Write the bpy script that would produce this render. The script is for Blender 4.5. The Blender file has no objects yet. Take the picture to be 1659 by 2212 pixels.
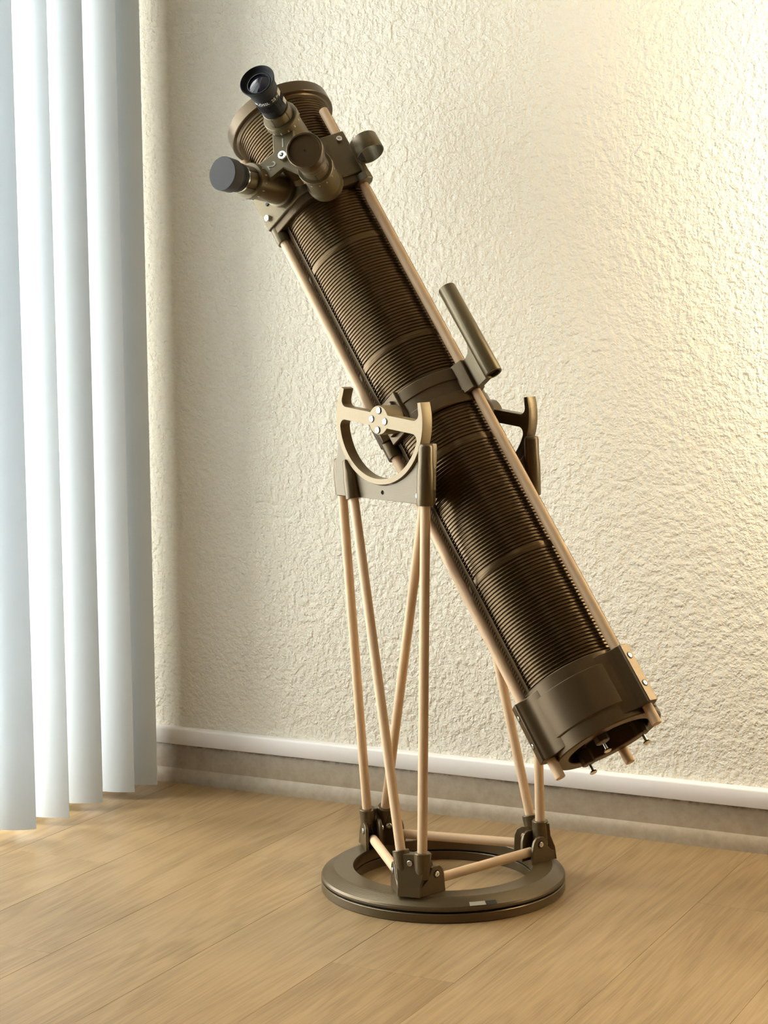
import bpy, bmesh, math, random
import numpy as np
from mathutils import Vector, Matrix

SC = bpy.context.scene
COL = SC.collection
random.seed(7)
V = Vector
mm = 0.001

# ------------------------------------------------------------------ camera
cam_d = bpy.data.cameras.new('camera')
cam = bpy.data.objects.new('camera', cam_d)
COL.objects.link(cam)
CR = V((0.89079917, 0.45426842, -0.01081812))
CU = V((-0.03758483, 0.09738636, 0.99453671))
CF = V((-0.45284016, 0.88552589, -0.10382529))
cam.matrix_world = Matrix(((CR.x, CU.x, -CF.x, 0.99564488), (CR.y, CU.y, -CF.y, -2.0991998),
                           (CR.z, CU.z, -CF.z, 0.71517590), (0, 0, 0, 1)))
cam_d.sensor_fit = 'HORIZONTAL'
cam_d.sensor_width = 36.0
cam_d.lens = 4092.743 * 36.0 / 1659.0
cam_d.clip_start = 0.05
SC.camera = cam

# ------------------------------------------------------------------ world, light, exposure
SC.view_settings.view_transform = 'Standard'
SC.view_settings.look = 'None'
SC.view_settings.gamma = 1.0
SC.view_settings.use_curve_mapping = False
SC.view_settings.exposure = 0.37

world = bpy.data.worlds.new('daylight_sky')
SC.world = world
world.use_nodes = True
bg = world.node_tree.nodes['Background']
bg.inputs['Color'].default_value = (1.0, 0.975, 0.94, 1)
bg.inputs['Strength'].default_value = 11.0

# sky portal in the glass door opening (guides daylight sampling only)
pl = bpy.data.lights.new('door_daylight', 'AREA')
pl.shape = 'RECTANGLE'
pl.size = 1.16
pl.size_y = 2.02
po = bpy.data.objects.new('door_daylight', pl)
COL.objects.link(po)
po.location = (-0.775, -0.44, 1.03)
po.rotation_euler = (math.pi / 2, 0, -math.pi / 2)
pl.cycles.is_portal = True

# warm upright lamp right of the picture, turned to the wall
ld = bpy.data.lights.new('warm_lamp', 'AREA')
ld.shape = 'RECTANGLE'
ld.size = 0.10
ld.size_y = 0.80
ld.energy = 38.0
ld.color = (1.0, 0.885, 0.64)
lo = bpy.data.objects.new('warm_lamp', ld)
COL.objects.link(lo)
lo.location = (0.80, 0.125, 1.0)
lo.rotation_euler = (math.pi / 2, 0, 0)

# weak fill light added under the ceiling, no known lamp there
cd = bpy.data.lights.new('ceiling_fill', 'AREA')
cd.shape = 'DISK'
cd.size = 0.5
cd.energy = 1.0
cd.color = (1.0, 0.90, 0.76)
co = bpy.data.objects.new('ceiling_fill', cd)
COL.objects.link(co)
co.location = (0.6, -1.7, 2.36)

# ------------------------------------------------------------------ material helpers
def new_mat(name):
    m = bpy.data.materials.new(name)
    m.use_nodes = True
    nt = m.node_tree
    b = nt.nodes['Principled BSDF']
    return m, nt, b

def N(nt, kind, **kw):
    n = nt.nodes.new(kind)
    for k, v in kw.items():
        if k in n.inputs:
            n.inputs[k].default_value = v
        else:
            setattr(n, k, v)
    return n

def simple(name, col, rough=0.5, metal=0.0, spec=0.5, bump=0.0, bscale=400.0, var=0.0):
    m, nt, b = new_mat(name)
    b.inputs['Base Color'].default_value = (*col, 1)
    b.inputs['Roughness'].default_value = rough
    b.inputs['Metallic'].default_value = metal
    b.inputs['Specular IOR Level'].default_value = spec
    if bump or var:
        tc = N(nt, 'ShaderNodeTexCoord')
        no = N(nt, 'ShaderNodeTexNoise', Scale=bscale, Detail=3.0)
        nt.links.new(tc.outputs['Object'], no.inputs['Vector'])
        if bump:
            bp = N(nt, 'ShaderNodeBump', Strength=bump, Distance=0.0006)
            nt.links.new(no.outputs['Fac'], bp.inputs['Height'])
            nt.links.new(bp.outputs['Normal'], b.inputs['Normal'])
        if var:
            mx = N(nt, 'ShaderNodeMix', data_type='RGBA')
            mx.inputs[6].default_value = (*[c * (1 - var) for c in col], 1)
            mx.inputs[7].default_value = (*[min(1, c * (1 + var)) for c in col], 1)
            nt.links.new(no.outputs['Fac'], mx.inputs[0])
            nt.links.new(mx.outputs[2], b.inputs['Base Color'])
    return m

def printed(name, col, rough=0.36, metal=0.35, layer=(0, 0, 1), pitch=0.0011, strength=0.12):
    """silky printed plastic with faint layer lines"""
    m, nt, b = new_mat(name)
    b.inputs['Roughness'].default_value = rough
    b.inputs['Metallic'].default_value = metal
    tc = N(nt, 'ShaderNodeTexCoord')
    dp = N(nt, 'ShaderNodeVectorMath', operation='DOT_PRODUCT')
    dp.inputs[1].default_value = layer
    nt.links.new(tc.outputs['Object'], dp.inputs[0])
    mu = N(nt, 'ShaderNodeMath', operation='MULTIPLY')
    mu.inputs[1].default_value = 2 * math.pi / pitch
    nt.links.new(dp.outputs['Value'], mu.inputs[0])
    si = N(nt, 'ShaderNodeMath', operation='SINE')
    nt.links.new(mu.outputs[0], si.inputs[0])
    bp = N(nt, 'ShaderNodeBump', Strength=strength, Distance=0.0002)
    nt.links.new(si.outputs[0], bp.inputs['Height'])
    nt.links.new(bp.outputs['Normal'], b.inputs['Normal'])
    no = N(nt, 'ShaderNodeTexNoise', Scale=900.0, Detail=2.0)
    nt.links.new(tc.outputs['Object'], no.inputs['Vector'])
    mx = N(nt, 'ShaderNodeMix', data_type='RGBA')
    mx.inputs[6].default_value = (*[c * 0.86 for c in col], 1)
    mx.inputs[7].default_value = (*[min(1, c * 1.14) for c in col], 1)
    nt.links.new(no.outputs['Fac'], mx.inputs[0])
    nt.links.new(mx.outputs[2], b.inputs['Base Color'])
    return m

# ------------------------------------------------------------------ frames (room: X along the wall, Y towards the wall, Z up; metres)
Z = V((0, 0, 1))
U = V((0.9330404, -0.35977161, 0))        # cradle direction
A = V((0.35977161, 0.9330404, 0))         # altitude axle direction
T = V((-0.57389129, 0.22128709, 0.78846738))   # up the tube
NN = V((0.73567192, -0.28366818, 0.61507657))
TM = V((-4.684, 1.806, 588.527))          # point on the tube axis (mm)
HUB = V((-3.659, 1.411, 589.384))         # middle of the axle (mm)
WDIST = 194.15
RADIUS = 64.4

def cyl(ang, r, s):
    b = math.radians(ang)
    return TM + A * (r * math.cos(b)) + NN * (r * math.sin(b)) + T * s

def radial(ang):
    b = math.radians(ang)
    return A * math.cos(b) + NN * math.sin(b)

E = radial(147)
TAU = radial(237)

def foc(e, tau, s):
    return TM + E * e + TAU * tau + T * s

def ua(u, a, z):
    return U * u + A * a + Z * z

# ------------------------------------------------------------------ mesh helpers (all in mm, world; scaled to metres on build)
class MB:
    def __init__(self):
        self.v = []
        self.f = []
    def add(self, verts, faces):
        o = len(self.v)
        self.v += [V(p) for p in verts]
        self.f += [tuple(i + o for i in f) for f in faces]
        return self
    def lathe(self, prof, org, axis, seg=48, ref=None, cap0=True, cap1=True, arc=None):
        """prof: list of (radius, height) along axis from org"""
        ax = V(axis).normalized()
        if ref is None:
            ref = V((0, 0, 1)) if abs(ax.z) < 0.9 else V((1, 0, 0))
        x = (ref - ax * ref.dot(ax)).normalized()
        y = ax.cross(x)
        full = arc is None
        n = seg if full else seg + 1
        a0, a1 = (0, 2 * math.pi) if full else arc
        vs = []
        for r, h in prof:
            for i in range(n):
                t = a0 + (a1 - a0) * i / seg
                vs.append(V(org) + ax * h + (x * math.cos(t) + y * math.sin(t)) * r)
        fs = []
        for k in range(len(prof) - 1):
            for i in range(seg):
                j = (i + 1) % n
                fs.append((k * n + i, k * n + j, (k + 1) * n + j, (k + 1) * n + i))
        if full:
            if cap0 and prof[0][0] > 1e-6:
                fs.append(tuple(reversed(range(n))))
            if cap1 and prof[-1][0] > 1e-6:
                b = (len(prof) - 1) * n
                fs.append(tuple(b + i for i in range(n)))
        return self.add(vs, fs)
    def tube(self, p0, p1, r0, r1=None, seg=24, chamfer=0.0):
        r1 = r0 if r1 is None else r1
        d = V(p1) - V(p0)
        L = d.length
        if chamfer:
            pr = [(r0 - chamfer, 0), (r0, chamfer), (r1, L - chamfer), (r1 - chamfer, L)]
        else:
            pr = [(r0, 0), (r1, L)]
        return self.lathe(pr, p0, d, seg)
    def prism(self, poly, org, ex, ey, ez, h0, h1, inset=0.0):
        """polygon in (ex,ey), extruded along ez from h0 to h1"""
        n = len(poly)
        vs = [V(org) + ex * p[0] + ey * p[1] + ez * h0 for p in poly] + \
             [V(org) + ex * p[0] + ey * p[1] + ez * h1 for p in poly]
        fs = [tuple(reversed(range(n))), tuple(range(n, 2 * n))]
        for i in range(n):
            j = (i + 1) % n
            fs.append((i, j, n + j, n + i))
        return self.add(vs, fs)
    def box(self, c, ex, ey, ez, sx, sy, sz):
        p = [(-sx / 2, -sy / 2), (sx / 2, -sy / 2), (sx / 2, sy / 2), (-sx / 2, sy / 2)]
        return self.prism(p, c, ex, ey, ez, -sz / 2, sz / 2)
    def build(self, name, mat, parent=None, bevel=0.0, smooth=40, segs=2, scale=mm):
        me = bpy.data.meshes.new(name)
        base = parent_loc(parent)
        me.from_pydata([tuple(p * scale - base) for p in self.v], [], self.f)
        bm = bmesh.new()
        bm.from_mesh(me)
        bmesh.ops.recalc_face_normals(bm, faces=bm.faces)
        bm.to_mesh(me)
        bm.free()
        return link(name, me, mat, parent, bevel, smooth, segs)

def parent_loc(parent):
    if parent is None:
        return V((0, 0, 0))
    p = V((0, 0, 0))
    q = parent
    while q is not None:
        p += V(q.location)
        q = q.parent
    return p

def link(name, me, mat, parent=None, bevel=0.0, smooth=40, segs=2):
    if mat:
        me.materials.append(mat)
    o = bpy.data.objects.new(name, me)
    COL.objects.link(o)
    if parent:
        o.parent = parent
    if smooth:
        for p in me.polygons:
            p.use_smooth = True
        me.set_sharp_from_angle(angle=math.radians(smooth))
    if bevel:
        b = o.modifiers.new('bevel', 'BEVEL')
        b.width = bevel * mm
        b.segments = segs
        b.limit_method = 'ANGLE'
        b.angle_limit = math.radians(40)
        b.harden_normals = False
    return o

def shape2d(name, loops, org, ex, ey, ez, depth, mat, parent, bev=0.5):
    """filled 2D outline with holes, extruded along ez by depth (mm) starting at org"""
    cu = bpy.data.curves.new(name, 'CURVE')
    cu.dimensions = '2D'
    cu.fill_mode = 'BOTH'
    cu.extrude = depth / 2 - bev
    cu.bevel_depth = bev
    cu.bevel_resolution = 1
    cu.offset = -bev
    for lp in loops:
        sp = cu.splines.new('POLY')
        sp.points.add(len(lp) - 1)
        for p, q in zip(sp.points, lp):
            p.co = (q[0], q[1], 0, 1)
        sp.use_cyclic_u = True
    ob = bpy.data.objects.new(name, cu)
    COL.objects.link(ob)
    dg = bpy.context.evaluated_depsgraph_get()
    me = bpy.data.meshes.new_from_object(ob.evaluated_get(dg))
    bpy.data.objects.remove(ob)
    bpy.data.curves.remove(cu)
    base = parent_loc(parent)
    for v in me.vertices:
        c = v.co.copy()
        v.co = (V(org) + ex * c.x + ey * c.y + ez * (c.z + depth / 2)) * mm - base
    me.name = name
    if ex.cross(ey).dot(ez) < 0:
        me.flip_normals()
    me.materials.clear()
    return link(name, me, mat, parent, 0, 35)

def text_mesh(name, txt, size, mapper, mat, parent, depth=0.5):
    cu = bpy.data.curves.new(name, 'FONT')
    cu.body = txt
    cu.size = size
    cu.extrude = depth / 2
    cu.align_x = 'CENTER'
    cu.align_y = 'CENTER'
    cu.resolution_u = 3
    ob = bpy.data.objects.new(name, cu)
    COL.objects.link(ob)
    dg = bpy.context.evaluated_depsgraph_get()
    me = bpy.data.meshes.new_from_object(ob.evaluated_get(dg))
    bpy.data.objects.remove(ob)
    base = parent_loc(parent)
    for v in me.vertices:
        v.co = V(mapper(v.co.x, v.co.y, v.co.z)) * mm - base
    me.materials.clear()
    return link(name, me, mat, parent, 0, 0)

def empty(name, loc, label, cat, group=None):
    o = bpy.data.objects.new(name, None)
    COL.objects.link(o)
    o.location = loc
    o.empty_display_size = 0.05
    o['label'] = label
    o['category'] = cat
    if group:
        o['group'] = group
    return o

def structure(o):
    o['kind'] = 'structure'
    return o

def copy_part(o, parent=None, loc=None):
    c = o.copy()
    COL.objects.link(c)
    if parent:
        c.parent = parent
    if loc is not None:
        c.location = loc
    return c

def boxm(mb, x0, x1, y0, y1, z0, z1):
    return mb.prism([(x0, y0), (x1, y0), (x1, y1), (x0, y1)], V((0, 0, 0)), V((1, 0, 0)), V((0, 1, 0)), Z, z0, z1)

# ------------------------------------------------------------------ materials
def wall_material():
    m, nt, b = new_mat('textured_wall_paint')
    b.inputs['Base Color'].default_value = (0.77, 0.71, 0.60, 1)
    b.inputs['Roughness'].default_value = 0.62
    b.inputs['Specular IOR Level'].default_value = 0.3
    tc = N(nt, 'ShaderNodeTexCoord')
    n1 = N(nt, 'ShaderNodeTexNoise', Scale=135.0, Detail=3.0, Roughness=0.55, Distortion=0.0)
    nt.links.new(tc.outputs['Object'], n1.inputs['Vector'])
    r1 = N(nt, 'ShaderNodeMapRange', interpolation_type='SMOOTHSTEP')
    r1.inputs['From Min'].default_value = 0.28
    r1.inputs['From Max'].default_value = 0.74
    nt.links.new(n1.outputs['Fac'], r1.inputs['Value'])
    n2 = N(nt, 'ShaderNodeTexNoise', Scale=40.0, Detail=2.0)
    nt.links.new(tc.outputs['Object'], n2.inputs['Vector'])
    ad = N(nt, 'ShaderNodeMath', operation='MULTIPLY_ADD')
    ad.inputs[1].default_value = 0.9
    nt.links.new(n2.outputs['Fac'], ad.inputs[0])
    nt.links.new(r1.outputs[0], ad.inputs[2])
    bp = N(nt, 'ShaderNodeBump', Strength=0.95, Distance=0.0024)
    nt.links.new(ad.outputs[0], bp.inputs['Height'])
    nt.links.new(bp.outputs['Normal'], b.inputs['Normal'])
    return m

def plank_material():
    m, nt, b = new_mat('oak_plank')
    b.inputs['Roughness'].default_value = 0.42
    b.inputs['Specular IOR Level'].default_value = 0.35
    tc = N(nt, 'ShaderNodeTexCoord')
    oi = N(nt, 'ShaderNodeObjectInfo')
    of = N(nt, 'ShaderNodeVectorMath', operation='SCALE')
    of.inputs[0].default_value = (13.0, 7.0, 5.0)
    nt.links.new(oi.outputs['Random'], of.inputs['Scale'])
    ad = N(nt, 'ShaderNodeVectorMath', operation='ADD')
    nt.links.new(tc.outputs['Object'], ad.inputs[0])
    nt.links.new(of.outputs['Vector'], ad.inputs[1])
    mp = N(nt, 'ShaderNodeMapping')
    mp.inputs['Scale'].default_value = (1.0, 0.11, 1.0)
    nt.links.new(ad.outputs['Vector'], mp.inputs['Vector'])
    # broad cathedral figure
    n1 = N(nt, 'ShaderNodeTexNoise', Scale=15.0, Detail=3.0, Roughness=0.5, Distortion=0.9)
    nt.links.new(mp.outputs['Vector'], n1.inputs['Vector'])
    w = N(nt, 'ShaderNodeMath', operation='MULTIPLY')
    w.inputs[1].default_value = 46.0
    nt.links.new(n1.outputs['Fac'], w.inputs[0])
    sn = N(nt, 'ShaderNodeMath', operation='SINE')
    nt.links.new(w.outputs[0], sn.inputs[0])
    # fine fibres
    mp2 = N(nt, 'ShaderNodeMapping')
    mp2.inputs['Scale'].default_value = (1.0, 0.022, 1.0)
    nt.links.new(ad.outputs['Vector'], mp2.inputs['Vector'])
    n2 = N(nt, 'ShaderNodeTexNoise', Scale=420.0, Detail=5.0, Roughness=0.65)
    nt.links.new(mp2.outputs['Vector'], n2.inputs['Vector'])
    n3 = N(nt, 'ShaderNodeTexNoise', Scale=5.0, Detail=2.0)
    nt.links.new(ad.outputs['Vector'], n3.inputs['Vector'])
    s1 = N(nt, 'ShaderNodeMath', operation='MULTIPLY_ADD')
    s1.inputs[1].default_value = 0.085
    nt.links.new(sn.outputs[0], s1.inputs[0])
    nt.links.new(n2.outputs['Fac'], s1.inputs[2])
    s2 = N(nt, 'ShaderNodeMath', operation='MULTIPLY_ADD')
    s2.inputs[1].default_value = 0.55
    nt.links.new(n3.outputs['Fac'], s2.inputs[0])
    nt.links.new(s1.outputs[0], s2.inputs[2])
    s3 = N(nt, 'ShaderNodeMath', operation='MULTIPLY_ADD')
    s3.inputs[1].default_value = 0.10
    nt.links.new(oi.outputs['Random'], s3.inputs[0])
    nt.links.new(s2.outputs[0], s3.inputs[2])
    r = N(nt, 'ShaderNodeValToRGB')
    el = r.color_ramp.elements
    el[0].position = 0.44
    el[0].color = (0.180, 0.110, 0.048, 1)
    el[1].position = 1.10 if False else 1.0
    el[1].color = (0.345, 0.228, 0.112, 1)
    e2 = el.new(0.70)
    e2.color = (0.262, 0.168, 0.078, 1)
    nt.links.new(s3.outputs[0], r.inputs['Fac'])
    nt.links.new(r.outputs['Color'], b.inputs['Base Color'])
    bp = N(nt, 'ShaderNodeBump', Strength=0.25, Distance=0.0004)
    nt.links.new(n2.outputs['Fac'], bp.inputs['Height'])
    nt.links.new(bp.outputs['Normal'], b.inputs['Normal'])
    return m

def dowel_material():
    m, nt, b = new_mat('pale_dowel_wood')
    b.inputs['Roughness'].default_value = 0.55
    tc = N(nt, 'ShaderNodeTexCoord')
    mp = N(nt, 'ShaderNodeMapping')
    mp.inputs['Scale'].default_value = (1, 1, 0.06)
    nt.links.new(tc.outputs['Object'], mp.inputs['Vector'])
    no = N(nt, 'ShaderNodeTexNoise', Scale=300.0, Detail=3.0)
    nt.links.new(mp.outputs['Vector'], no.inputs['Vector'])
    mx = N(nt, 'ShaderNodeMix', data_type='RGBA')
    mx.inputs[6].default_value = (0.52, 0.335, 0.185, 1)
    mx.inputs[7].default_value = (0.72, 0.52, 0.33, 1)
    nt.links.new(no.outputs['Fac'], mx.inputs[0])
    nt.links.new(mx.outputs[2], b.inputs['Base Color'])
    return m

def vane_material():
    m, nt, b = new_mat('white_pvc_vane')
    b.inputs['Base Color'].default_value = (0.78, 0.81, 0.83, 1)
    b.inputs['Roughness'].default_value = 0.45
    b.inputs['Specular IOR Level'].default_value = 0.35
    tr = N(nt, 'ShaderNodeBsdfTranslucent')
    tr.inputs['Color'].default_value = (0.70, 0.77, 0.84, 1)
    mx = N(nt, 'ShaderNodeMixShader')
    mx.inputs[0].default_value = 0.24
    out = nt.nodes['Material Output']
    nt.links.new(b.outputs[0], mx.inputs[1])
    nt.links.new(tr.outputs[0], mx.inputs[2])
    nt.links.new(mx.outputs[0], out.inputs['Surface'])
    return m

def glass_material():
    m, nt, b = new_mat('door_glass')
    nt.nodes.remove(b)
    out = nt.nodes['Material Output']
    t = N(nt, 'ShaderNodeBsdfTransparent')
    t.inputs['Color'].default_value = (0.94, 0.97, 0.96, 1)
    g = N(nt, 'ShaderNodeBsdfGlossy', Roughness=0.02)
    mx = N(nt, 'ShaderNodeMixShader')
    mx.inputs[0].default_value = 0.06
    nt.links.new(t.outputs[0], mx.inputs[1])
    nt.links.new(g.outputs[0], mx.inputs[2])
    nt.links.new(mx.outputs[0], out.inputs['Surface'])
    return m

def baseboard_material():
    m, nt, b = new_mat('worn_taupe_baseboard')
    b.inputs['Roughness'].default_value = 0.38
    tc = N(nt, 'ShaderNodeTexCoord')
    no = N(nt, 'ShaderNodeTexNoise', Scale=70.0, Detail=5.0, Roughness=0.7)
    nt.links.new(tc.outputs['Object'], no.inputs['Vector'])
    r = N(nt, 'ShaderNodeValToRGB')
    el = r.color_ramp.elements
    el[0].position = 0.30
    el[0].color = (0.29, 0.22, 0.148, 1)
    el[1].position = 0.62
    el[1].color = (0.36, 0.285, 0.20, 1)
    nt.links.new(no.outputs['Fac'], r.inputs['Fac'])
    # brown grime along the upper edge, in patches
    sp = N(nt, 'ShaderNodeSeparateXYZ')
    nt.links.new(tc.outputs['Object'], sp.inputs[0])
    mr = N(nt, 'ShaderNodeMapRange')
    mr.inputs['From Min'].default_value = 0.0535
    mr.inputs['From Max'].default_value = 0.0595
    nt.links.new(sp.outputs['Z'], mr.inputs['Value'])
    n2 = N(nt, 'ShaderNodeTexNoise', Scale=48.0, Detail=5.0, Roughness=0.75)
    nt.links.new(tc.outputs['Object'], n2.inputs['Vector'])
    r2 = N(nt, 'ShaderNodeValToRGB')
    r2.color_ramp.elements[0].position = 0.42
    r2.color_ramp.elements[1].position = 0.6
    nt.links.new(n2.outputs['Fac'], r2.inputs['Fac'])
    mu = N(nt, 'ShaderNodeMath', operation='MULTIPLY')
    nt.links.new(mr.outputs[0], mu.inputs[0])
    nt.links.new(r2.outputs['Color'], mu.inputs[1])
    mx = N(nt, 'ShaderNodeMix', data_type='RGBA')
    mx.inputs[7].default_value = (0.060, 0.035, 0.015, 1)
    nt.links.new(mu.outputs[0], mx.inputs[0])
    nt.links.new(r.outputs['Color'], mx.inputs[6])
    nt.links.new(mx.outputs[2], b.inputs['Base Color'])
    bp = N(nt, 'ShaderNodeBump', Strength=0.3, Distance=0.0012)
    nt.links.new(n2.outputs['Fac'], bp.inputs['Height'])
    nt.links.new(bp.outputs['Normal'], b.inputs['Normal'])
    return m

M_WALL = wall_material()
M_PLANK = plank_material()
M_DOWEL = dowel_material()
M_VANE = vane_material()
M_GLASS = glass_material()
M_BASE = baseboard_material()
M_TRIM = simple('white_trim_strip', (0.83, 0.79, 0.77), 0.4)
M_PLAIN = simple('room_paint', (0.20, 0.175, 0.14), 0.7)
M_CEIL = simple('ceiling_paint', (0.46, 0.43, 0.38), 0.8)
M_SUB = simple('dark_underlay', (0.05, 0.035, 0.02), 0.9)
M_FRAME = simple('white_door_frame', (0.75, 0.75, 0.73), 0.4)
BR = (0.078, 0.048, 0.019)
M_BRONZE = printed('bronze_printed_plastic', BR, 0.33, 0.5, tuple(T))
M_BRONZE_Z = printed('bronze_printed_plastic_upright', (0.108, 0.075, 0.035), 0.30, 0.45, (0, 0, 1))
M_BRACKET = printed('bracket_plastic', (0.122, 0.090, 0.047), 0.38, 0.25, (0, 0, 1))
M_RIB = printed('bronze_ribbed_plastic', (0.082, 0.047, 0.015), 0.24, 0.6, tuple(T), 0.0037, 0.0)
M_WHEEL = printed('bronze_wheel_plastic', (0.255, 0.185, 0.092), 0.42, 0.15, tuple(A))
M_OLIVE = printed('olive_bronze_plastic', (0.112, 0.082, 0.039), 0.34, 0.4, tuple(E))
M_DARK = simple('opening_shade', (0.012, 0.009, 0.006), 0.7)  # near-black puts the shade inside holes, recesses and tubes into the colour
M_BLACK = simple('matte_black', (0.006, 0.006, 0.007), 0.5, 0.0, 0.25)
M_RUBBER = simple('black_rubber', (0.006, 0.006, 0.008), 0.6, 0.0, 0.25)
M_CAP = simple('charcoal_cap', (0.036, 0.034, 0.035), 0.6, 0.0, 0.3, bump=0.1, bscale=1500)
M_CHROME = simple('bright_steel', (0.86, 0.85, 0.80), 0.22, 1.0)
M_LENS = simple('eyepiece_lens', (0.012, 0.011, 0.020), 0.05, 0.0, 0.5)
M_WHITE = simple('white_print', (0.75, 0.74, 0.70), 0.6)
M_TAG = simple('grey_label', (0.36, 0.35, 0.31), 0.5)
M_PALE = simple('pale_grey_plastic', (0.42, 0.38, 0.31), 0.5)
M_MIRROR = simple('mirror_back', (0.02, 0.02, 0.02), 0.3)

# ------------------------------------------------------------------ the room
XW = -0.80          # inner face of the window wall
YW = 0.3150         # plaster face of the back wall
HC = 2.40
R_X, R_Y = 2.6, -3.2

o = boxm(MB(), XW * 1000 - 150, R_X * 1000 + 100, YW * 1000, YW * 1000 + 120, -40, HC * 1000).build('wall_back', M_WALL, None, 0, 0)
structure(o)
# window wall with the opening of a sliding glass door
DY0, DY1, DZ1 = -1.02, 0.14, 2.06
mb = MB()
boxm(mb, XW * 1000 - 120, XW * 1000, DY1 * 1000, YW * 1000, 0, HC * 1000)
boxm(mb, XW * 1000 - 120, XW * 1000, R_Y * 1000, DY0 * 1000, 0, HC * 1000)
boxm(mb, XW * 1000 - 120, XW * 1000, DY0 * 1000, DY1 * 1000, DZ1 * 1000, HC * 1000)
structure(mb.build('wall_left', M_PLAIN, None, 0, 0))
structure(boxm(MB(), R_X * 1000, R_X * 1000 + 100, R_Y * 1000, YW * 1000, 0, HC * 1000).build('wall_right', M_PLAIN, None, 0, 0))
structure(boxm(MB(), XW * 1000 - 120, R_X * 1000 + 100, R_Y * 1000 - 100, R_Y * 1000, 0, HC * 1000).build('wall_front', M_PLAIN, None, 0, 0))
structure(boxm(MB(), XW * 1000 - 120, R_X * 1000 + 100, R_Y * 1000 - 100, YW * 1000 + 120, HC * 1000, HC * 1000 + 80).build('ceiling', M_CEIL, None, 0, 0))
floor = structure(boxm(MB(), XW * 1000 - 120, R_X * 1000 + 100, R_Y * 1000 - 100, YW * 1000 + 10, -40, -8).build('floor', M_SUB, None, 0, 0))

# planks run towards the wall, 151 mm wide
PW = 0.1505
x0 = 0.0095 - 6 * PW
joints = {6: -0.312, 8: 0.066, 4: 0.012, 5: -0.77, 7: -0.62, 3: -0.42, 2: -0.1, 1: -0.8, 9: -0.30}
PL = 1.22
npl = 0
for k in range(0, 23):
    xa = x0 + k * PW
    xb = xa + PW
    if xa > R_X:
        break
    xa = max(xa, XW + 0.001)
    if xb < XW + 0.01:
        continue
    j = joints.get(k, -random.random() * PL)
    ys = [YW - 0.004]
    y = j
    while y > YW - 0.1:
        y -= PL
    while y > R_Y:
        ys.append(y)
        y -= PL
    ys.append(R_Y)
    for y1, y0 in zip(ys[:-1], ys[1:]):
        if y1 - y0 < 0.03:
            continue
        c = V(((xa + xb) / 2, (y0 + y1) / 2, 0))
        sx, sy, g, ch = (xb - xa) / 2, (y1 - y0) / 2, 0.0001, 0.0004
        vs, fs = [], []
        for dx, dz in ((g, -0.008), (g, -ch), (g + ch * 0.8, 0.0)):
            vs += [(-sx + dx, -sy + dx, dz), (sx - dx, -sy + dx, dz), (sx - dx, sy - dx, dz), (-sx + dx, sy - dx, dz)]
        for L in (0, 4):
            for i in range(4):
                q = (i + 1) % 4
                fs.append((L + i, L + q, L + 4 + q, L + 4 + i))
        fs.append((8, 9, 10, 11))
        me = bpy.data.meshes.new('plank')
        me.from_pydata(vs, [], fs)
        p = link('plank', me, M_PLANK, floor, 0, 0)
        p.location = c
        npl += 1

# baseboard with a shoe moulding, white strip above it
BX0, BX1 = XW * 1000, R_X * 1000
prof = [(315, 0), (301.6, 0), (301.8, 8), (303.0, 15), (305.5, 19.5), (307.8, 22), (308.2, 56), (309.5, 59), (315, 59.5)]
mb = MB()
mb.prism([(p[0], p[1]) for p in prof], V((0, 0, 0)), V((0, 1, 0)), Z, V((1, 0, 0)), BX0, BX1)
structure(mb.build('baseboard_back', M_BASE, None, 0, 30))
prof = [(315, 61.0), (302.2, 60.6), (301.4, 61.4), (301.4, 82.6), (301.9, 84.4), (303.4, 85.6), (305.4, 86.0), (315, 86.0)]
mb = MB()
mb.prism([(p[0], p[1]) for p in prof], V((0, 0, 0)), V((0, 1, 0)), Z, V((1, 0, 0)), BX0, BX1)
structure(mb.build('trim_1', M_TRIM, None, 0, 50))

# sliding glass door in the window wall
win = structure(MB().box(V((XW * 1000 - 60, (DY0 + DY1) * 500, 14)), V((1, 0, 0)), V((0, 1, 0)), Z, 100, (DY1 - DY0) * 1000, 28).build('window_1', M_FRAME, None, 1, 0))
yc = (DY0 + DY1) / 2
def wbox(nm, y0, y1, z0, z1, xa, xb, mat):
    return boxm(MB(), xa, xb, y0 * 1000, y1 * 1000, z0 * 1000, z1 * 1000).build(nm, mat, win, 0, 0)
wbox('jamb', DY1 - 0.05, DY1, 0.028, DZ1, XW * 1000 - 100, XW * 1000 - 20, M_FRAME)
wbox('jamb', DY0, DY0 + 0.05, 0.028, DZ1, XW * 1000 - 100, XW * 1000 - 20, M_FRAME)
wbox('head', DY0 + 0.05, DY1 - 0.05, DZ1 - 0.05, DZ1, XW * 1000 - 100, XW * 1000 - 20, M_FRAME)
wbox('meeting_stile', yc - 0.03, yc + 0.03, 0.028, DZ1 - 0.05, XW * 1000 - 90, XW * 1000 - 40, M_FRAME)
wbox('pane', DY0 + 0.05, yc - 0.03, 0.028, DZ1 - 0.05, XW * 1000 - 66, XW * 1000 - 60, M_GLASS)
wbox('pane', yc + 0.03, DY1 - 0.05, 0.028, DZ1 - 0.05, XW * 1000 - 66, XW * 1000 - 60, M_GLASS)

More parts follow.
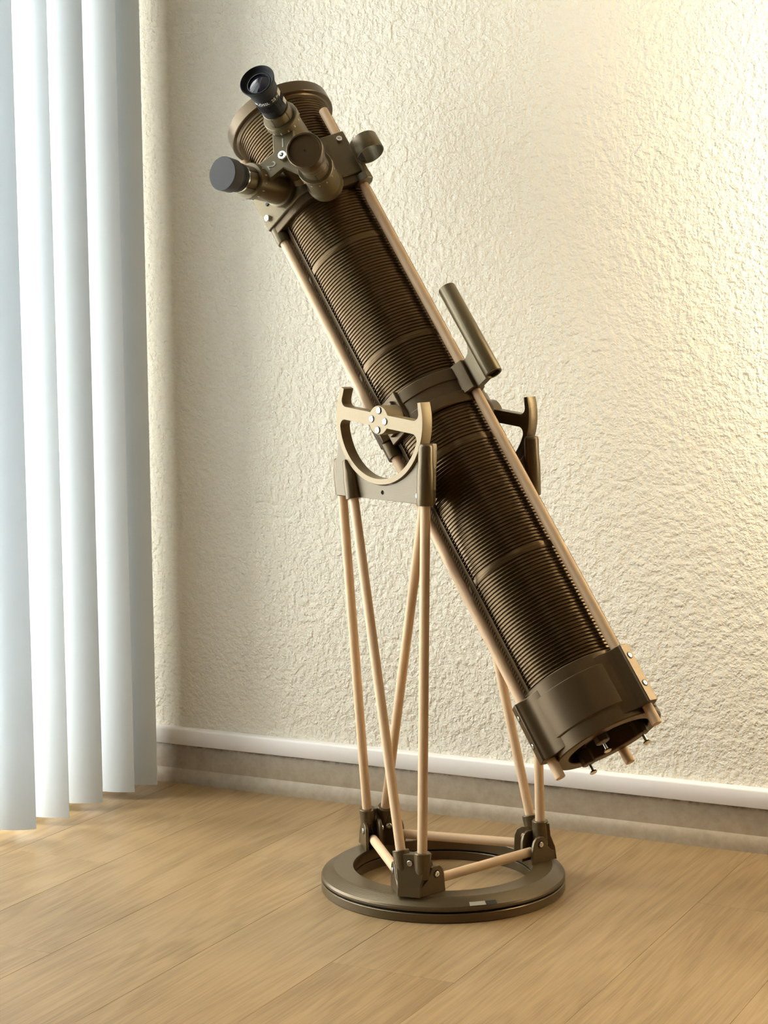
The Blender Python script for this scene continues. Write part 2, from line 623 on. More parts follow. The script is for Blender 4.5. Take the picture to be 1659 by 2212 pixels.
# ------------------------------------------------------------------ vertical blind
blind = empty('vertical_blind', (-0.65, -0.6, 2.10), 'white vertical blind with curved vanes hanging over the glass door at left', 'blind')
mb = MB()
boxm(mb, -675, -615, -1600, 285, 2085, 2120)
mb.build('track', M_FRAME, blind, 2)
VW = 0.089
def vane(right, deg):
    """right: (x, y) of the room-side edge; deg: how far the window-side edge swings to the camera"""
    th = math.radians(deg)
    d = V((-math.cos(th), -math.sin(th), 0))
    nrm = V((-math.sin(th), math.cos(th), 0))
    n = 12
    vs, fs = [], []
    rows = (0.012, 0.7, 1.4, 2.085)
    for side in (0.0, 0.0007):
        for zz in rows:
            for i in range(n + 1):
                t = i / n
                sag = -0.011 * (1 - (2 * t - 1) ** 2)
                p = V((right[0], right[1], zz)) + d * (VW * t) + nrm * (sag + side)
                vs.append(p)
    m1 = n + 1
    off = len(rows) * m1
    for k in range(len(rows) - 1):
        for i in range(n):
            q = (k * m1 + i, k * m1 + i + 1, (k + 1) * m1 + i + 1, (k + 1) * m1 + i)
            fs.append(q)
            fs.append(tuple(off + x for x in reversed(q)))
    for i in range(n):
        fs.append((i, off + i, off + i + 1, i + 1))
        b = (len(rows) - 1) * m1
        fs.append((b + i, b + i + 1, off + b + i + 1, off + b + i))
    for k in range(len(rows) - 1):
        fs.append((k * m1, (k + 1) * m1, off + (k + 1) * m1, off + k * m1))
        fs.append((k * m1 + n, off + k * m1 + n, off + (k + 1) * m1 + n, (k + 1) * m1 + n))
    mb = MB()
    mb.add([v * 1000 for v in vs], fs)
    return mb.build('vane', M_VANE, blind, 0, 60)
WD = 0.3016
spots = [(-0.590, WD - 0.062, 7), (-0.596, WD - 0.1135, 6), (-0.603, WD - 0.1840, 15), (-0.597, WD - 0.2735, 5), (-0.603, WD - 0.3413, 17)]
for k in range(13):
    spots.append((-0.630 + random.uniform(-.004, .004), WD - 0.413 - 0.0715 * k, random.uniform(6, 22)))
for x, y, dg in spots:
    vane((x, y), dg)

# ------------------------------------------------------------------ fasteners
def bolt(pos, axis, parent, r=3.8, h=2.6, name='screw', socket=True):
    mb = MB()
    mb.lathe([(r, -1), (r, h * 0.7), (r * 0.86, h), (r * 0.46, h), (r * 0.40, h * 0.35), (0.0001, h * 0.3)], pos, axis, 16, cap1=False)
    return mb.build(name, M_CHROME, parent, 0, 35)

def recess(pos, axis, parent, r=5.2):  # flat dark disc on the surface, coloured like the shade of a sunk seat
    mb = MB()
    mb.lathe([(r, -0.4), (r, 0.25), (0.0001, 0.25)], pos, axis, 20, cap1=False)
    return mb.build('recess_shade', M_DARK, parent, 0, 35)

# ------------------------------------------------------------------ telescope mount
mount = empty('telescope_mount', (0, 0, 0), 'wooden dowel telescope stand on a round bronze base ring on the wood floor', 'stand')

mb = MB()
mb.lathe([(112.4, 0), (152, 0), (153, 1), (153, 10.6), (152, 11.4), (113, 11.4), (112.4, 10.8), (112.4, 0)], V((0, 0, 0)), Z, 128, cap0=False, cap1=False)
mb.build('base_disc', M_BRONZE_Z, mount, 0, 30)
mb = MB()
mb.lathe([(116, 11.0), (148.5, 11.0), (148.5, 14.2), (116, 14.2), (116, 11.0)], V((0, 0, 0)), Z, 96, cap0=False, cap1=False)
mb.build('bearing_pad', M_BLACK, mount, 0, 30)
mb = MB()
mb.lathe([(112.4, 13.8), (152, 13.8), (153, 14.6), (153, 17.0), (151.6, 19.6), (140.5, 26.6), (137, 28), (113.2, 28), (112.4, 27.2), (112.4, 13.8)],
         V((0, 0, 0)), Z, 128, cap0=False, cap1=False)
ring = mb.build('turntable_ring', M_BRONZE_Z, mount, 0, 14)

LEG_R = 6.0
def pol(ang, r, q, z):
    """corner frame: ang measured from U towards A; r outward, q counter-clockwise"""
    b = math.radians(ang)
    rd = U * math.cos(b) + A * math.sin(b)
    qd = -U * math.sin(b) + A * math.cos(b)
    return rd * r + qd * q + Z * z

CORNERS = (-60, 60, 180)      # front, right, left corners
HZ = HUB.z
HU = -3.9
legs = [
    (pol(-60, 129, -10.0, 46), ua(-61.5, -93, HZ - 62)),      # front corner -> near bracket, left socket
    (pol(-60, 129, 12.0, 46), ua(73.5, -93, HZ - 62)),        # front corner -> near bracket, right socket
    (pol(180, 127, 12.0, 46), ua(-91.0, -83, HZ - 62)),       # left corner -> near bracket, left
    (pol(180, 127, -12.5, 46), ua(65.0, -82, HZ - 62)),       # left corner -> near bracket, right
    (pol(60, 124, 12.0, 46), ua(-61.5, 86.5, HZ - 62)),         # right corner -> far bracket, left
    (pol(60, 124, -12.0, 46), ua(73.5, 86.5, HZ - 62)),         # right corner -> far bracket, right
]
def dowel(name, p0, p1, r, parent, cham=0.6):
    """dowel built along its own z axis so the wood grain follows it"""
    d = (V(p1) - V(p0))
    L = d.length
    seg = 20
    pr = [(r - cham, 0), (r, cham), (r, L - cham), (r - cham, L)]
    mbx = MB()
    mbx.lathe(pr, V((0, 0, 0)), Z, seg)
    me = bpy.data.meshes.new(name)
    me.from_pydata([tuple(p * mm) for p in mbx.v], [], mbx.f)
    o = link(name, me, M_DOWEL, parent, 0, 40)
    o.rotation_mode = 'QUATERNION'
    o.rotation_quaternion = Z.rotation_difference(d)
    o.location = V(p0) * mm - parent_loc(parent)
    return o
for p0, p1 in legs:
    dowel('leg', p0, p1, LEG_R, mount)

def corner(ang, leg_pair):
    b = math.radians(ang)
    rd = U * math.cos(b) + A * math.sin(b)
    qd = -U * math.sin(b) + A * math.cos(b)
    mb = MB()
    # body: outer face narrows downwards
    def ringpts(z, w, r0, r1):
        return [pol(ang, r1, -w, z), pol(ang, r1, w, z), pol(ang, r0, w * 1.02, z), pol(ang, r0, -w * 1.02, z)]
    lv = [ringpts(27.6, 14.4, 113, 145), ringpts(44, 15.0, 114, 142.5), ringpts(60, 18.5, 117, 135.5), ringpts(76.5, 21.5, 120, 133.0)]
    vs = [p for l in lv for p in l]
    fs = [(3, 2, 1, 0), (12, 13, 14, 15)]
    for k in range(3):
        for i in range(4):
            j = (i + 1) % 4
            fs.append((k * 4 + i, k * 4 + j, k * 4 + 4 + j, k * 4 + 4 + i))
    mb.add(vs, fs)
    body = mb.build('corner_bracket', M_BRONZE_Z, mount, 1.0)
    # leg sockets
    for (p0, p1) in leg_pair:
        d = (V(p1) - V(p0)).normalized()
        s0 = V(p0) - d * 2
        k = (78.5 - s0.z) / d.z
        m2 = MB()
        m2.lathe([(4.0, 0), (9.6, 3.5), (10.2, k - 0.8), (9.6, k), (6.05, k), (6.05, k - 4)], s0, d, 32, cap1=False)
        m2.build('leg_socket', M_BRONZE_Z, body, 0, 35)
    # wings that clamp the struts
    for sgn in (1, -1):
        e = ang + sgn * 60          # direction normal to the strut
        eb = math.radians(e)
        en = U * math.cos(eb) + A * math.sin(eb)
        et = (-U * math.sin(eb) + A * math.cos(eb)) * (-sgn)      # pointing to this corner
        pts = [(118, 27.8), (75, 27.8), (77.5, 50), (79.5, 56), (84, 60.5), (91, 61.5), (97, 59.5), (104, 46), (112, 40), (118, 40)]
        m3 = MB()
        m3.prism(pts, V((0, 0, 0)), et, Z, en, 79.2, 83.4)
        m3.build('strut_flange', M_BRONZE_Z, body, 0.7)
        m4 = MB()
        pts2 = [(112, 27.8), (76, 27.8), (77, 54), (80, 62), (86, 65.5), (94, 65.5), (100, 62), (103, 52), (112, 48)]
        m4.prism(pts2, V((0, 0, 0)), et, Z, en, 60.8, 65.0)
        m4.build('strut_flange', M_BRONZE_Z, body, 0.7)
        c = en * 83.4 + et * 90 + Z * 51.5
        recess(c, en, body, 5.0)
        bolt(c, en, body, 3.6, 1.8)
        c = en * 60.8 + et * 90 + Z * 54
        bolt(c, -en, body, 4.2, 3.0, 'nut')
    c = rd * 134.4 + qd * (-1.5) + Z * 66
    nrm = (rd + Z * 0.12).normalized()
    recess(c, nrm, body, 4.6)
    bolt(c, nrm, body, 3.5, 1.6)

corner(-60, (legs[0], legs[1]))
corner(180, (legs[2], legs[3]))
corner(60, (legs[4], legs[5]))
for e in (0, 120, 240):
    eb = math.radians(e)
    en = U * math.cos(eb) + A * math.sin(eb)
    et = -U * math.sin(eb) + A * math.cos(eb)
    dowel('strut', en * 72.1 - et * 84 + Z * 41, en * 72.1 + et * 84 + Z * 41, LEG_R, mount)

# pale catch in the slot of the ring's bevel
sl = math.radians(-30)
for nm, ph0, ph1, mat, lift in (('slot', -18.5, -31.0, M_DARK, 0.15), ('catch', -24.0, -31.5, M_PALE, 0.5)):
    vs = []
    for (rr, zz) in ((151.2 + lift, 19.9 + lift), (146.2 + lift, 23.0 + lift)):
        for i in range(9):
            b = math.radians(ph0 + (ph1 - ph0) * i / 8)
            vs.append(U * (rr * math.cos(b)) + A * (rr * math.sin(b)) + Z * zz)
    mb = MB()
    n0 = V((0.52, 0, 0.85))
    inner = [v * 0.985 - Z * 1.0 for v in vs]
    fs = [(i, i + 1, 9 + i + 1, 9 + i) for i in range(8)]
    mb.add(vs + inner, fs + [tuple(18 + k for k in reversed(f)) for f in fs] +
           [(i, 18 + i, 19 + i, i + 1) for i in range(8)] + [(9 + i, 10 + i, 28 + i, 27 + i) for i in range(8)] +
           [(0, 9, 27, 18), (8, 26, 35, 17)])
    mb.build(nm, mat, ring, 0, 60)

# cradle brackets carrying the altitude wheels
def arcpts(r, a0, a1, n, c=(0, 0)):
    return [(c[0] + r * math.cos(math.radians(a0 + (a1 - a0) * i / n)), c[1] + r * math.sin(math.radians(a0 + (a1 - a0) * i / n))) for i in range(n + 1)]

def clear_wheel(mb):
    """cut the sockets back to the arc in which the wheel turns"""
    for i, v in enumerate(mb.v):
        rel = v - HUB
        cu, cz = rel.dot(U), rel.z
        r = math.hypot(cu, cz)
        if r < 78.0:
            k = 78.0 / r - 1.0
            mb.v[i] = v + U * (cu * k) + Z * (cz * k)

def cradle(sg):
    """sg=-1 near the camera, +1 far side"""
    org = HUB + A * (sg * 93.0)
    R2 = 78.0
    a_r = math.degrees(math.asin(-25.5 / R2))
    a_l = -180 - a_r
    outer = [(-84, -95), (80, -97), (81, -60), (83, -31), (82, -25.5)]
    outer += arcpts(R2, a_r, a_l, 40)
    outer += [(-79, -27), (-81, -45), (-85, -52)]
    hole = arcpts(2.4, 0, 330, 11, (1.8, -87))
    o = shape2d('cradle_bracket', [outer, hole], org, U, Z, A * (-sg), 14.0, M_BRACKET, mount, 0.8)
    mbx = MB()
    mbx.lathe([(2.4, -0.2), (0.001, -0.2)], org + U * 1.8 - Z * 87 - A * (sg * 1.2), A * sg, 14, cap0=False, cap1=False)
    mbx.build('hole', M_DARK, o, 0, 0)
    # leg sockets on the board
    for (p0, p1), top, rr in ((legs[0] if sg < 0 else legs[4], -50, 9.8), (legs[1] if sg < 0 else legs[5], -25, 10.4)):
        d = (V(p1) - V(p0)).normalized()
        zb = HZ - 97.6
        s0 = V(p0) + d * ((zb - p0.z) / d.z)
        L = (HZ + top - zb) / d.z
        m2 = MB()
        m2.lathe([(6.05, 4), (6.05, 0), (rr - 0.5, 0), (rr, 0.8), (rr, L * 0.52), (rr - 1.3, L * 0.70), (rr - 1.4, L - 4), (rr - 2.4, L - 1.2), (rr - 4.4, L)], s0, d, 28, cap0=False)
        clear_wheel(m2)
        m2.build('leg_socket', M_BRONZE_Z, o, 0, 40)
    for (p0, p1), top in ((legs[2], -50), (legs[3], -50)):
        P0, P1 = V(p0), V(p1)
        if sg > 0:
            P0 = P0 - A * (2 * P0.dot(A))
            P1 = P1 - A * (2 * P1.dot(A))
        d = (P1 - P0).normalized()
        zb = HZ - 95.6
        s0 = P0 + d * ((zb - P0.z) / d.z)
        L = (HZ + top - zb) / d.z
        m2 = MB()
        m2.lathe([(6.05, 4), (6.05, 0), (8.4, 0), (8.8, 0.8), (8.8, L * 0.7), (6.5, L - 1), (4, L)], s0, d, 24, cap0=False)
        clear_wheel(m2)
        m2.build('leg_socket', M_BRONZE_Z, o, 0, 40)
    c = org + U * 65.5 - Z * 86.8
    recess(c, A * sg, o, 5.4)
    bolt(c, A * sg, o, 4.2, 1.8)
    c = org - U * 86.2 - Z * 72 - A * (sg * 7)
    bolt(c, -U, o, 3.2, 1.4)
    recess(org - U * 86.0 - Z * 84 - A * (sg * 7), -U, o, 3.2)
    return o
cradle(-1)
cradle(1)

# ------------------------------------------------------------------ telescope
scope = empty('telescope', HUB * mm, 'ribbed bronze tube telescope tilted up on its wooden stand before the wall', 'telescope')

# ribbed tube segments
seams = [-432.0, -380.5, -225.5, -70.5, 84.5, 239.5, 394.5, 472.0]
PITCH = 4.4
def rib_profile(s0, s1):
    pr = []
    band = 3.2
    pr += [(RADIUS - 0.4, s0), (RADIUS - 0.4, s0 + band)]
    n = max(1, int(round((s1 - s0 - 2 * band) / PITCH)))
    st = (s1 - s0 - 2 * band) / n
    for i in range(n):
        b = s0 + band + i * st
        for f, r in ((0.04, -1.7), (0.30, -1.9), (0.56, -1.7), (0.66, -0.55), (0.74, 0.0), (0.82, 0.0), (0.90, -0.55)):
            pr.append((RADIUS + r, b + f * st))
    pr += [(RADIUS - 0.4, s1 - band), (RADIUS - 0.4, s1)]
    return pr
for s0, s1 in zip(seams[:-1], seams[1:]):
    mb = MB()
    pr = rib_profile(s0 + 0.15, s1 - 0.15)
    full = [(60.0, s0 + 0.15)] + pr + [(60.0, s1 - 0.15)]
    mb.lathe(full, TM, T, 112, ref=NN, cap0=False, cap1=False)
    mb.build('tube_segment', M_RIB, scope, 0, 50)
mb = MB()
mb.lathe([(59.9, -431), (59.9, 476)], TM, T, 64, ref=NN, cap0=False, cap1=False)
mb.build('tube_liner', M_DARK, scope, 0, 60)
# flared front rim
mb = MB()
mb.lathe([(60, 468), (64.6, 468), (65.0, 470.5), (66.5, 472.0), (71.2, 472.4), (72, 473.2), (72, 488.5), (71.2, 489.4), (62, 489.4), (60, 486), (60, 468)], TM, T, 112, ref=NN, cap0=False, cap1=False)
mb.build('front_rim', M_BRONZE, scope, 0, 30)

# rods
RODS = (87, 207, 327)
RODR = 72.0
for ang in RODS:
    dowel('rod', cyl(ang, RODR, -474), cyl(ang, RODR, 438), LEG_R, scope)
# smooth rails of the tube beside two of the rods
for ang in (207, 327):
    for dlt in (-9.5,):
        mb = MB()
        pts = []
        for b in (ang - 13.5, ang - 10.5, ang - 6.5):
            pts.append((65.0 * math.cos(math.radians(b)), 65.0 * math.sin(math.radians(b))))
        for b in (ang - 6.5, ang - 13.5):
            pts.append((60.5 * math.cos(math.radians(b)), 60.5 * math.sin(math.radians(b))))
        mb.prism(pts, TM, A, NN, T, -376, 318)
        mb.build('tube_rail', M_BRONZE, scope, 0.5)

# mirror cell at the lower end
mb = MB()
mb.lathe([(60.5, -371.5), (66.0, -371.5), (66.8, -372.5), (66.8, -386), (68.8, -387.4), (68.8, -436), (68.0, -437.2), (67.2, -438), (67.2, -455), (66.0, -456.4), (52, -456.4), (51, -455.5), (51, -434), (60.5, -434)],
         TM, T, 112, ref=NN, cap0=False, cap1=False)
cell = mb.build('mirror_cell', M_BRONZE, scope, 0, 28)
for ang in RODS:
    c = radial(ang)
    tt = radial(ang + 90)
    outl = [(-31, 56), (-30, 60), (-24, 65.2), (-19, 67.7), (-15.5, 69.8)] + [(-12.5 * math.cos(math.radians(b)), 71.5 + 12.5 * math.sin(math.radians(b))) for b in (10, 25, 40, 52)]
    outl += [(-7.2, 84.2), (7.2, 84.2)] + [(12.5 * math.cos(math.radians(b)), 71.5 + 12.5 * math.sin(math.radians(b))) for b in (52, 40, 25, 10)] + [(15.5, 69.8), (19, 67.7), (24, 65.2), (30, 60), (31, 56)]
    m2 = MB()
    m2.prism(outl, TM, tt, c, T, -450, -377)
    m2.build('rod_clamp', M_BRONZE, cell, 0.7, 34)
    for s in (-392, -428):
        recess(TM + c * 84.2 + T * s, c, cell, 4.2)
        bolt(TM + c * 84.2 + T * s, c, cell, 3.0, 1.0)
# spider across the opening with three collimation knobs
mb = MB()
for ang in (147, 267, 27):
    c = radial(ang)
    tt = radial(ang + 90)
    mb.prism([(-9, 0), (9, 0), (12, 54), (-12, 54)], TM, tt, c, T, -440, -434)
mb.build('cell_spider', M_BRONZE, cell, 0.8)
mb = MB()
mb.lathe([(56, 0), (56, 12)], TM + T * (-432), T, 64)
mb.build('primary_mirror', M_MIRROR, cell, 0, 40)
for ang in (147, 267, 27):
    c = TM + radial(ang) * 41
    m2 = MB()
    m2.lathe([(6.5, -434), (6.5, -446), (8.6, -447.2), (8.6, -462.5), (7.8, -463.5)], c, T, 10, ref=NN)
    kn = m2.build('knob', M_BRONZE, cell, 0.6, 20)
    m2 = MB()
    m2.lathe([(2.0, -462), (2.0, -471.5), (4.2, -472.5), (4.8, -474), (3.4, -475.4), (0.001, -475.8)], c, T, 16, ref=NN, cap1=False)
    m2.build('screw', M_CHROME, kn, 0, 40)

# middle collar with the axle bosses
mb = MB()
mb.lathe([(60.5, -22), (66.8, -22), (68.2, -20.5), (68.2, -8), (66.9, -6.5), (66.9, 8.5), (68.6, 9.5), (68.6, 24), (67.6, 25.5), (60.5, 25.5)], TM, T, 112, ref=NN, cap0=False, cap1=False)
collar = mb.build('middle_collar', M_BRONZE, scope, 0, 28)
for ang in RODS:
    c = radial(ang)
    tt = radial(ang + 90)
    m2 = MB()
    m2.prism([(-15, 56), (-14, 68), (-9.5, 80.5), (9.5, 80.5), (14, 68), (15, 56)], TM, tt, c, T, -13, 27)
    m2.build('rod_clamp', M_BRONZE, collar, 1.0)
    m2 = MB()
    m2.lathe([(9.0, -34), (9.2, -33), (9.2, 10), (8.6, 11)], cyl(ang, RODR, 0), T, 28)
    if ang != 87:
        m2.build('rod_sleeve', M_BRONZE, collar, 0, 40)
for sg in (-1, 1):
    m2 = MB()
    ax = A * sg
    m2.prism([(-20, -24), (20, -24), (20, 27), (-20, 27)], TM + ax * 58, NN, T, ax, 0, 13.5)
    m2.prism([(-13, -17), (13, -17), (13, 19), (-13, 19)], TM + ax * 58, NN, T, ax, 13, 19)
    bs = m2.build('axle_boss', M_BRONZE, collar, 1.2)
    m2 = MB()
    m2.lathe([(17.6, 70), (17.6, 96.0), (17.0, 96.9), (2.6, 96.9), (2.6, 93), (0.001, 93)], HUB, ax, 48, cap1=False)
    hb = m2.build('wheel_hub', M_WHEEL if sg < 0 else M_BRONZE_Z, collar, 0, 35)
    tl = 0.105
    for k in range(4):
        b = math.radians(90 * k) - tl
        c = HUB + ax * 96.9 + (U * math.cos(b) + Z * math.sin(b)) * 11.8
        recess(c, ax, hb, 4.6)
        bolt(c, ax, hb, 3.9, 1.4)

# altitude wheels
def wheel(sg):
    Rw, ri, bw, rf = 77.2, 70.6, 7.8, 8.0
    tl = -0.105
    ex = U * math.cos(tl) + Z * math.sin(tl)
    ey = Z * math.cos(tl) - U * math.sin(tl)
    top = 23.5
    ux = math.sqrt((ri - rf) ** 2 - (bw + rf) ** 2)
    af = math.degrees(math.atan2(bw + rf, ux))
    out = arcpts(Rw, 180 - top, 360 + top, 72)                 # from left tip round the bottom to the right tip
    out += arcpts(ri + 1.2, top + 0.6, top - 0.5, 2)
    out += arcpts(ri, max(af, top - 6), af, 3)
    out += arcpts(rf, af, -90, 10, (ux, bw + rf))
    out += arcpts(rf, 270, 180 - af, 10, (-ux, bw + rf))
    out += arcpts(ri, 180 - af, 180 - max(af, top - 6), 3)
    out += arcpts(ri + 1.2, 180 - top + 0.5, 180 - top - 0.6, 2)
    hole = arcpts(ri, -af, -(180 - af), 60)
    hole += arcpts(rf, 180 + af, 90, 10, (-ux, -bw - rf))
    hole += arcpts(rf, 90, -af, 10, (ux, -bw - rf))
    def dd(l):
        r = [l[0]]
        for p in l[1:]:
            if math.hypot(p[0] - r[-1][0], p[1] - r[-1][1]) > 0.15:
                r.append(p)
        if math.hypot(r[0][0] - r[-1][0], r[0][1] - r[-1][1]) < 0.15:
            r.pop()
        return r
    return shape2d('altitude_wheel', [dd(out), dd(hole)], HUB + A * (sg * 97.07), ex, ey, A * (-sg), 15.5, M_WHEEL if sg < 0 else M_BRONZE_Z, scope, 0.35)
wheel(-1)
wheel(1)

# eyepiece turret block at the upper end
S0, S1 = 325.0, 391.0
mb = MB()
outl = [(73.0, 44.0), (10.5, 75.5), (-10.5, 75.5), (-73.0, 44.0), (-70, 33), (-50, 36)]
outl += [(62.5 * math.sin(math.radians(b)), 62.5 * math.cos(math.radians(b))) for b in (-50, -35, -20, 0, 20, 35, 50)]
outl += [(50, 36), (70, 33)]
mb.prism(outl, TM, TAU, E, T, S0, S1)
block = mb.build('turret_block', M_OLIVE, scope, 1.6)
mb = MB()
mb.prism([(70.5, 41.0), (9.6, 72.4), (-9.6, 72.4), (-70.5, 41.0), (-67, 30), (-45, 36), (-20, 56), (20, 56), (45, 36), (67, 30)], TM, TAU, E, T, 314.5, 327)
mb.build('lower_lip', M_BRONZE, block, 1.2)
for ang, s0, s1 in ((207, 302, 389), (87, 324, 389), (327, 302, 389)):
    m2 = MB()
    m2.lathe([(6.1, s0 + 3), (6.1, s0), (8.4, s0), (9.0, s0 + 1), (9.0, s1 - 1), (8.4, s1), (6.1, s1)], cyl(ang, RODR, 0), T, 28, cap0=False, cap1=False)
    m2.build('rod_sleeve', M_OLIVE, block, 0, 40)
fn = radial(147 + 27)
bolt(foc(48.6, 63.5, 338.0), fn, block, 4.4, 4.6)
bolt(foc(48.6, -63.5, 379), radial(147 - 27), block, 4.2, 4.0)
bolt(cyl(72, 82, 384), radial(75), block, 4.0, 4.0)
m2 = MB()
m2.box(foc(56.5, 49, 354), (TAU - E * 0.5).normalized(), T, fn, 20, 3.6, 3.0)
m2.build('latch', M_BLACK, block, 0.4)

# turret: central column, three-armed plate with numbers, three barrels
TC = foc(0, -2.0, 355.0)
def tpos(e, rho, phi):
    b = math.radians(phi)
    return TC + E * e + (TAU * math.cos(b) + T * math.sin(b)) * rho
mb = MB()
mb.lathe([(20, 66), (20, 76), (15, 82), (13, 118)], TC, E, 40)
turret = mb.build('turret', M_OLIVE, scope, 0, 35)
PH = (114.0, -7.0, 235.0)
PLATE = 121.0
outl = []
for i, ph in enumerate(PH):
    pass
order = [PH[1], PH[0], PH[2]]            # increasing angle: -7, 114, 235
for k, ph in enumerate(order):
    b = math.radians(ph)
    c, s = math.cos(b), math.sin(b)
    for rr, q in ((34, -14), (34, 14)):
        outl.append((c * rr - s * q, s * rr + c * q))
    nx = order[(k + 1) % 3] + (360 if k == 2 else 0)
    mid = math.radians((ph + nx) / 2)
    outl.append((math.cos(mid) * 15.5, math.sin(mid) * 15.5))
mb = MB()
mb.prism(outl, TC, TAU, T, E, PLATE - 4, PLATE + 3)
plate = mb.build('turret_plate', M_OLIVE, turret, 1.0)
bolt(TC + E * (PLATE + 3), E, plate, 6.2, 5.0)
for ph, dg in zip(PH, '123'):
    b = math.radians(ph)
    out_d = TAU * math.cos(b) + T * math.sin(b)
    up = -out_d
    side = up.cross(E)
    ctr = TC + E * (PLATE + 3.2) + out_d * 19.0
    text_mesh('number', dg, 17.0, lambda x, y, z, ctr=ctr, side=side, up=up: ctr + side * x + up * y + E * z, M_TAG, plate, 0.9)

GAM = 0.20
def barrel_frame(ph):
    b = math.radians(ph)
    out_d = TAU * math.cos(b) + T * math.sin(b)
    g = 0.33 if ph == PH[1] else GAM
    ax = (E * math.cos(g) + out_d * math.sin(g)).normalized()
    ringc = TC + E * 128 + out_d * 51
    return ringc, ax, out_d
def barrel(ph):
    rc, ax, od = barrel_frame(ph)
    m2 = MB()
    m2.lathe([(22.0, -64), (22.8, -62), (22.8, -56), (20.4, -54.5), (20.4, -8), (22.4, -6.5), (22.4, 2.5), (21.6, 3.4), (17.6, 3.6), (17.6, 18.5), (16.8, 19.4), (12.4, 19.4), (12.4, 5.5)], rc, ax, 56, ref=od)
    bl = m2.build('barrel', M_OLIVE, turret, 0, 30)
    m3 = MB()
    for k in range(14):
        b = 2 * math.pi * k / 14
        x = (od - ax * od.dot(ax)).normalized()
        y = ax.cross(x)
        rdv = x * math.cos(b) + y * math.sin(b)
        m3.box(rc + rdv * 22.3 - ax * 4.4, rdv, ax.cross(rdv), ax, 1.2, 1.4, 3.6)
    m3.build('tick_marks', M_PALE, bl, 0, 0)
    m3 = MB()
    for k in range(5):
        b = 2 * math.pi * (k + 0.3) / 5
        x = (od - ax * od.dot(ax)).normalized()
        y = ax.cross(x)
        rdv = x * math.cos(b) + y * math.sin(b)
        m3.box(rc + rdv * 17.5 + ax * 11.5, rdv, ax.cross(rdv), ax, 0.9, 1.2, 15)
    m3.build('collar_slits', M_DARK, bl, 0, 0)
    return bl
for ph in PH:
    barrel(ph)

# eyepieces seated in the turret are things of their own
def frame_of(ax, od):
    x = (od - ax * od.dot(ax)).normalized()
    return x, ax.cross(x)

rc, ax, od = barrel_frame(PH[0])
ep1 = empty('eyepiece', (rc + ax * 19) * mm, 'black eyepiece with a flared rubber eyecup and exposed lens in the top barrel', 'eyepiece', 'eyepieces in the turret')
mb = MB()
mb.lathe([(11.8, 6), (11.8, 19.6), (15.5, 19.8), (16.6, 21), (17.0, 24), (17.0, 44), (17.4, 45.5), (17.4, 52.5), (16.6, 53.5), (15.6, 58), (15.0, 63.5), (11, 64)], rc, ax, 56, ref=od)
mb.build('body', M_BLACK, ep1, 0, 30)
mb = MB()
for k in range(44):
    b = 2 * math.pi * k / 44
    x, y = frame_of(ax, od)
    rdv = x * math.cos(b) + y * math.sin(b)
    mb.box(rc + rdv * 17.1 + ax * 37, rdv, ax.cross(rdv), ax, 1.0, 1.1, 11)
mb.build('grip_ribs', M_RUBBER, ep1, 0, 0)
mb = MB()
mb.lathe([(17.5, 54), (17.9, 55.5), (17.9, 59), (19.6, 66), (22.0, 73.0), (22.4, 75.0), (21.7, 75.4), (20.8, 74.2), (18.4, 70.4), (17.0, 69.2), (15.8, 69.0), (15.2, 66)], rc, ax, 64, ref=od, cap0=False, cap1=False)
mb.build('eyecup', M_RUBBER, ep1, 0, 50)
mb = MB()
mb.lathe([(15.6, 67.0), (15.2, 69.6), (14.2, 69.6), (13.7, 68.0), (11.0, 68.9), (7.5, 69.7), (3.5, 70.2), (0.001, 70.3)], rc, ax, 48, ref=od, cap0=False, cap1=False)
mb.build('lens', M_LENS, ep1, 0, 50)
# direction of the side that faces the room, used for the print
x, y = frame_of(ax, od)
vdir = (V((995.6, -2099.2, 715.2)) - rc)
vdir = (vdir - ax * vdir.dot(ax)).normalized()
vside = ax.cross(vdir)
def on_barrel(r, h, a0):
    def f(tx, ty, tz):
        b = a0 + tx / r
        return rc + (vdir * math.cos(b) + vside * math.sin(b)) * (r + tz + 0.1) + ax * (h + ty)
    return f
text_mesh('print', 'PL\u00d6SSL  25 mm', 6.2, on_barrel(17.45, 49.0, -0.10), M_WHITE, ep1, 0.15)
for b0, h, sx, sy in ((0.98, 49.2, 7.5, 8.5), (1.02, 30.5, 6.5, 9.0)):
    rdv = vdir * math.cos(b0) + vside * math.sin(b0)
    mb = MB()
    mb.box(rc + rdv * 17.5 + ax * h, ax.cross(rdv), ax, rdv, sx, sy, 0.8)
    mb.build('label_patch', M_TAG, ep1, 0, 0)

rc, ax, od = barrel_frame(PH[1])
ep2 = empty('eyepiece', (rc + ax * 19) * mm, 'short eyepiece under a round charcoal cap, pointing left beside the figure 2', 'eyepiece', 'eyepieces in the turret')
mb = MB()
mb.lathe([(11.8, 6), (11.8, 19.6), (17.6, 20), (17.6, 22.4), (16.2, 22.8), (16.2, 24)], rc, ax, 48, ref=od)
mb.build('chrome_ring', M_CHROME, ep2, 0, 30)
mb = MB()
mb.lathe([(16.4, 23.6), (18.2, 24.2), (18.2, 29), (17.6, 29.4), (17.6, 30.2), (19.0, 30.6), (19.0, 36)], rc, ax, 48, ref=od)
mb.build('body', M_BLACK, ep2, 0, 30)
mb = MB()
mb.lathe([(19.6, 35.6), (20.6, 36.2), (21.0, 52.6), (20.3, 53.4), (0.001, 53.6)], rc, ax, 64, ref=od, cap1=False)
mb.build('cap', M_CAP, ep2, 0, 30)

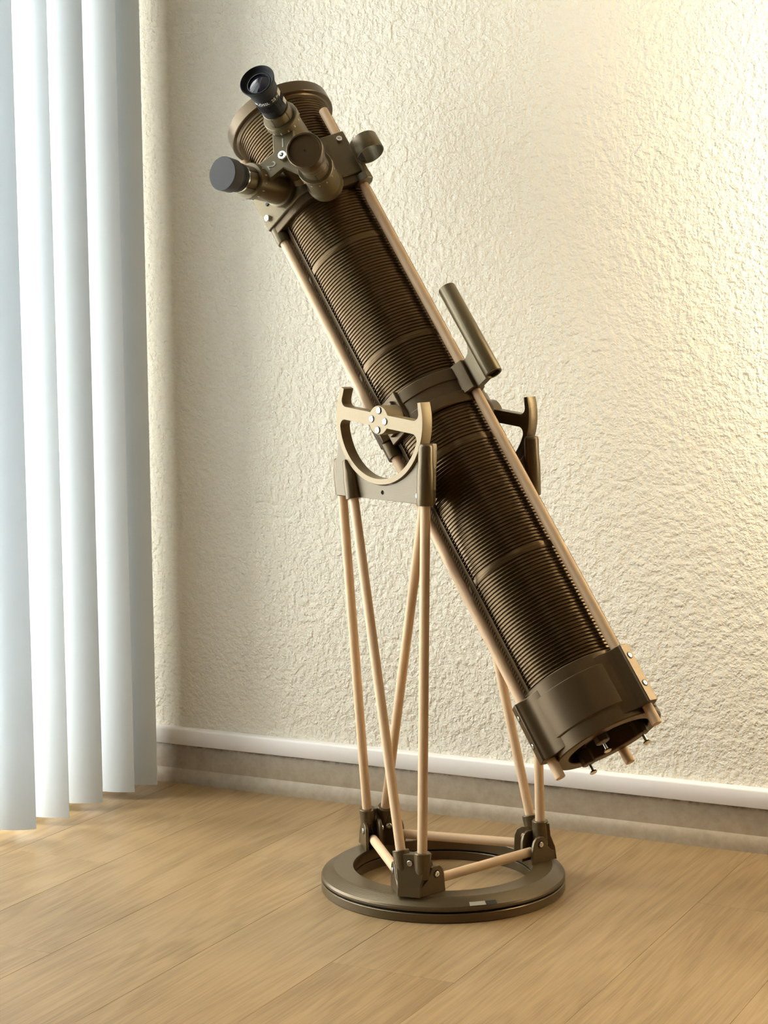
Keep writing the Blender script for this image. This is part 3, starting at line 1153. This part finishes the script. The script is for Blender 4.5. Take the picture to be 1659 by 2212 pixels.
rc, ax, od = barrel_frame(PH[2])
ep3 = empty('collimation_cap', (rc + ax * 19) * mm, 'bronze printed sight cap with a tiny centre hole in the lower right barrel', 'cap')
mb = MB()
mb.lathe([(11.8, 6), (11.8, 19.6), (17.2, 19.8), (17.8, 20.6), (17.8, 26), (16.6, 27), (16.6, 29), (18.8, 30), (18.8, 37), (17.4, 39)], rc, ax, 56, ref=od)
mb.build('body', M_OLIVE, ep3, 0, 30)
mb = MB()
mb.lathe([(18.0, 38.6), (19.8, 40), (22.4, 55), (22.4, 63.6), (21.6, 64.6), (19.6, 64.6), (19.0, 62.2), (1.7, 62.0), (1.7, 58), (0.001, 58)], rc, ax, 64, ref=od, cap1=False)
mb.build('cap', M_BRONZE, ep3, 0, 30)
mb = MB()
mb.lathe([(1.7, 61.4), (0.001, 61.4)], rc, ax, 14, ref=od, cap0=False, cap1=False)
mb.build('peep_hole', M_DARK, ep3, 0, 0)

# finder: front ring and rear peep tube clamped to the upper rod
fr = cyl(87, 104.5, 0)
m2 = MB()
sR = 334.0
m2.lathe([(17.2, sR), (18.4, sR), (18.6, sR + 0.4), (18.6, sR + 22.6), (18.4, sR + 23), (17.2, sR + 23), (17.2, sR)], fr, T, 64, cap0=False, cap1=False)
fring = m2.build('finder_ring', M_OLIVE, scope, 0, 35)
m2 = MB()
cR = radial(87)
tR = radial(177)
m2.prism([(-9, 64), (-9, 80), (-5, 87.2), (5, 87.2), (9, 80), (9, 64)], TM, tR, cR, T, 311, 322)
m2.prism([(-4, 82), (4, 82), (4, 87.4), (-4, 87.4)], TM, tR, cR, T, 320, 357)
m2.build('clip', M_OLIVE, fring, 0.8)
m2 = MB()
m2.prism([(-6.5, 87.5), (6.5, 87.5), (6.5, 88.9), (-6.5, 88.9)], TM, tR, cR, T, 337, 351)
m2.build('slot', M_DARK, fring, 0)
ft = cyl(87, 107.5, 0)
m2 = MB()
m2.lathe([(8.2, -14), (10.6, -14), (11.0, -13.2), (11.0, 115), (10.6, 115.8), (8.2, 115.8), (8.2, -14)], ft, T, 48, cap0=False, cap1=False)
ftube = m2.build('finder_tube', M_OLIVE, scope, 0, 35)
m2 = MB()
pts = [(78, -14), (100, -14), (100, 44), (98.6, 50), (97.8, 43), (95.5, 35), (91, 29), (85, 26.5), (78, 26)]
m2.prism(pts, TM, cR, T, tR, -4.5, 4.5)
m2.build('gusset', M_OLIVE, ftube, 0.6)
m2 = MB()
m2.lathe([(8.1, -10), (8.1, 112)], ft, T, 32, cap0=True, cap1=True)
m2.build('tube_bore', M_DARK, ftube, 0, 40)
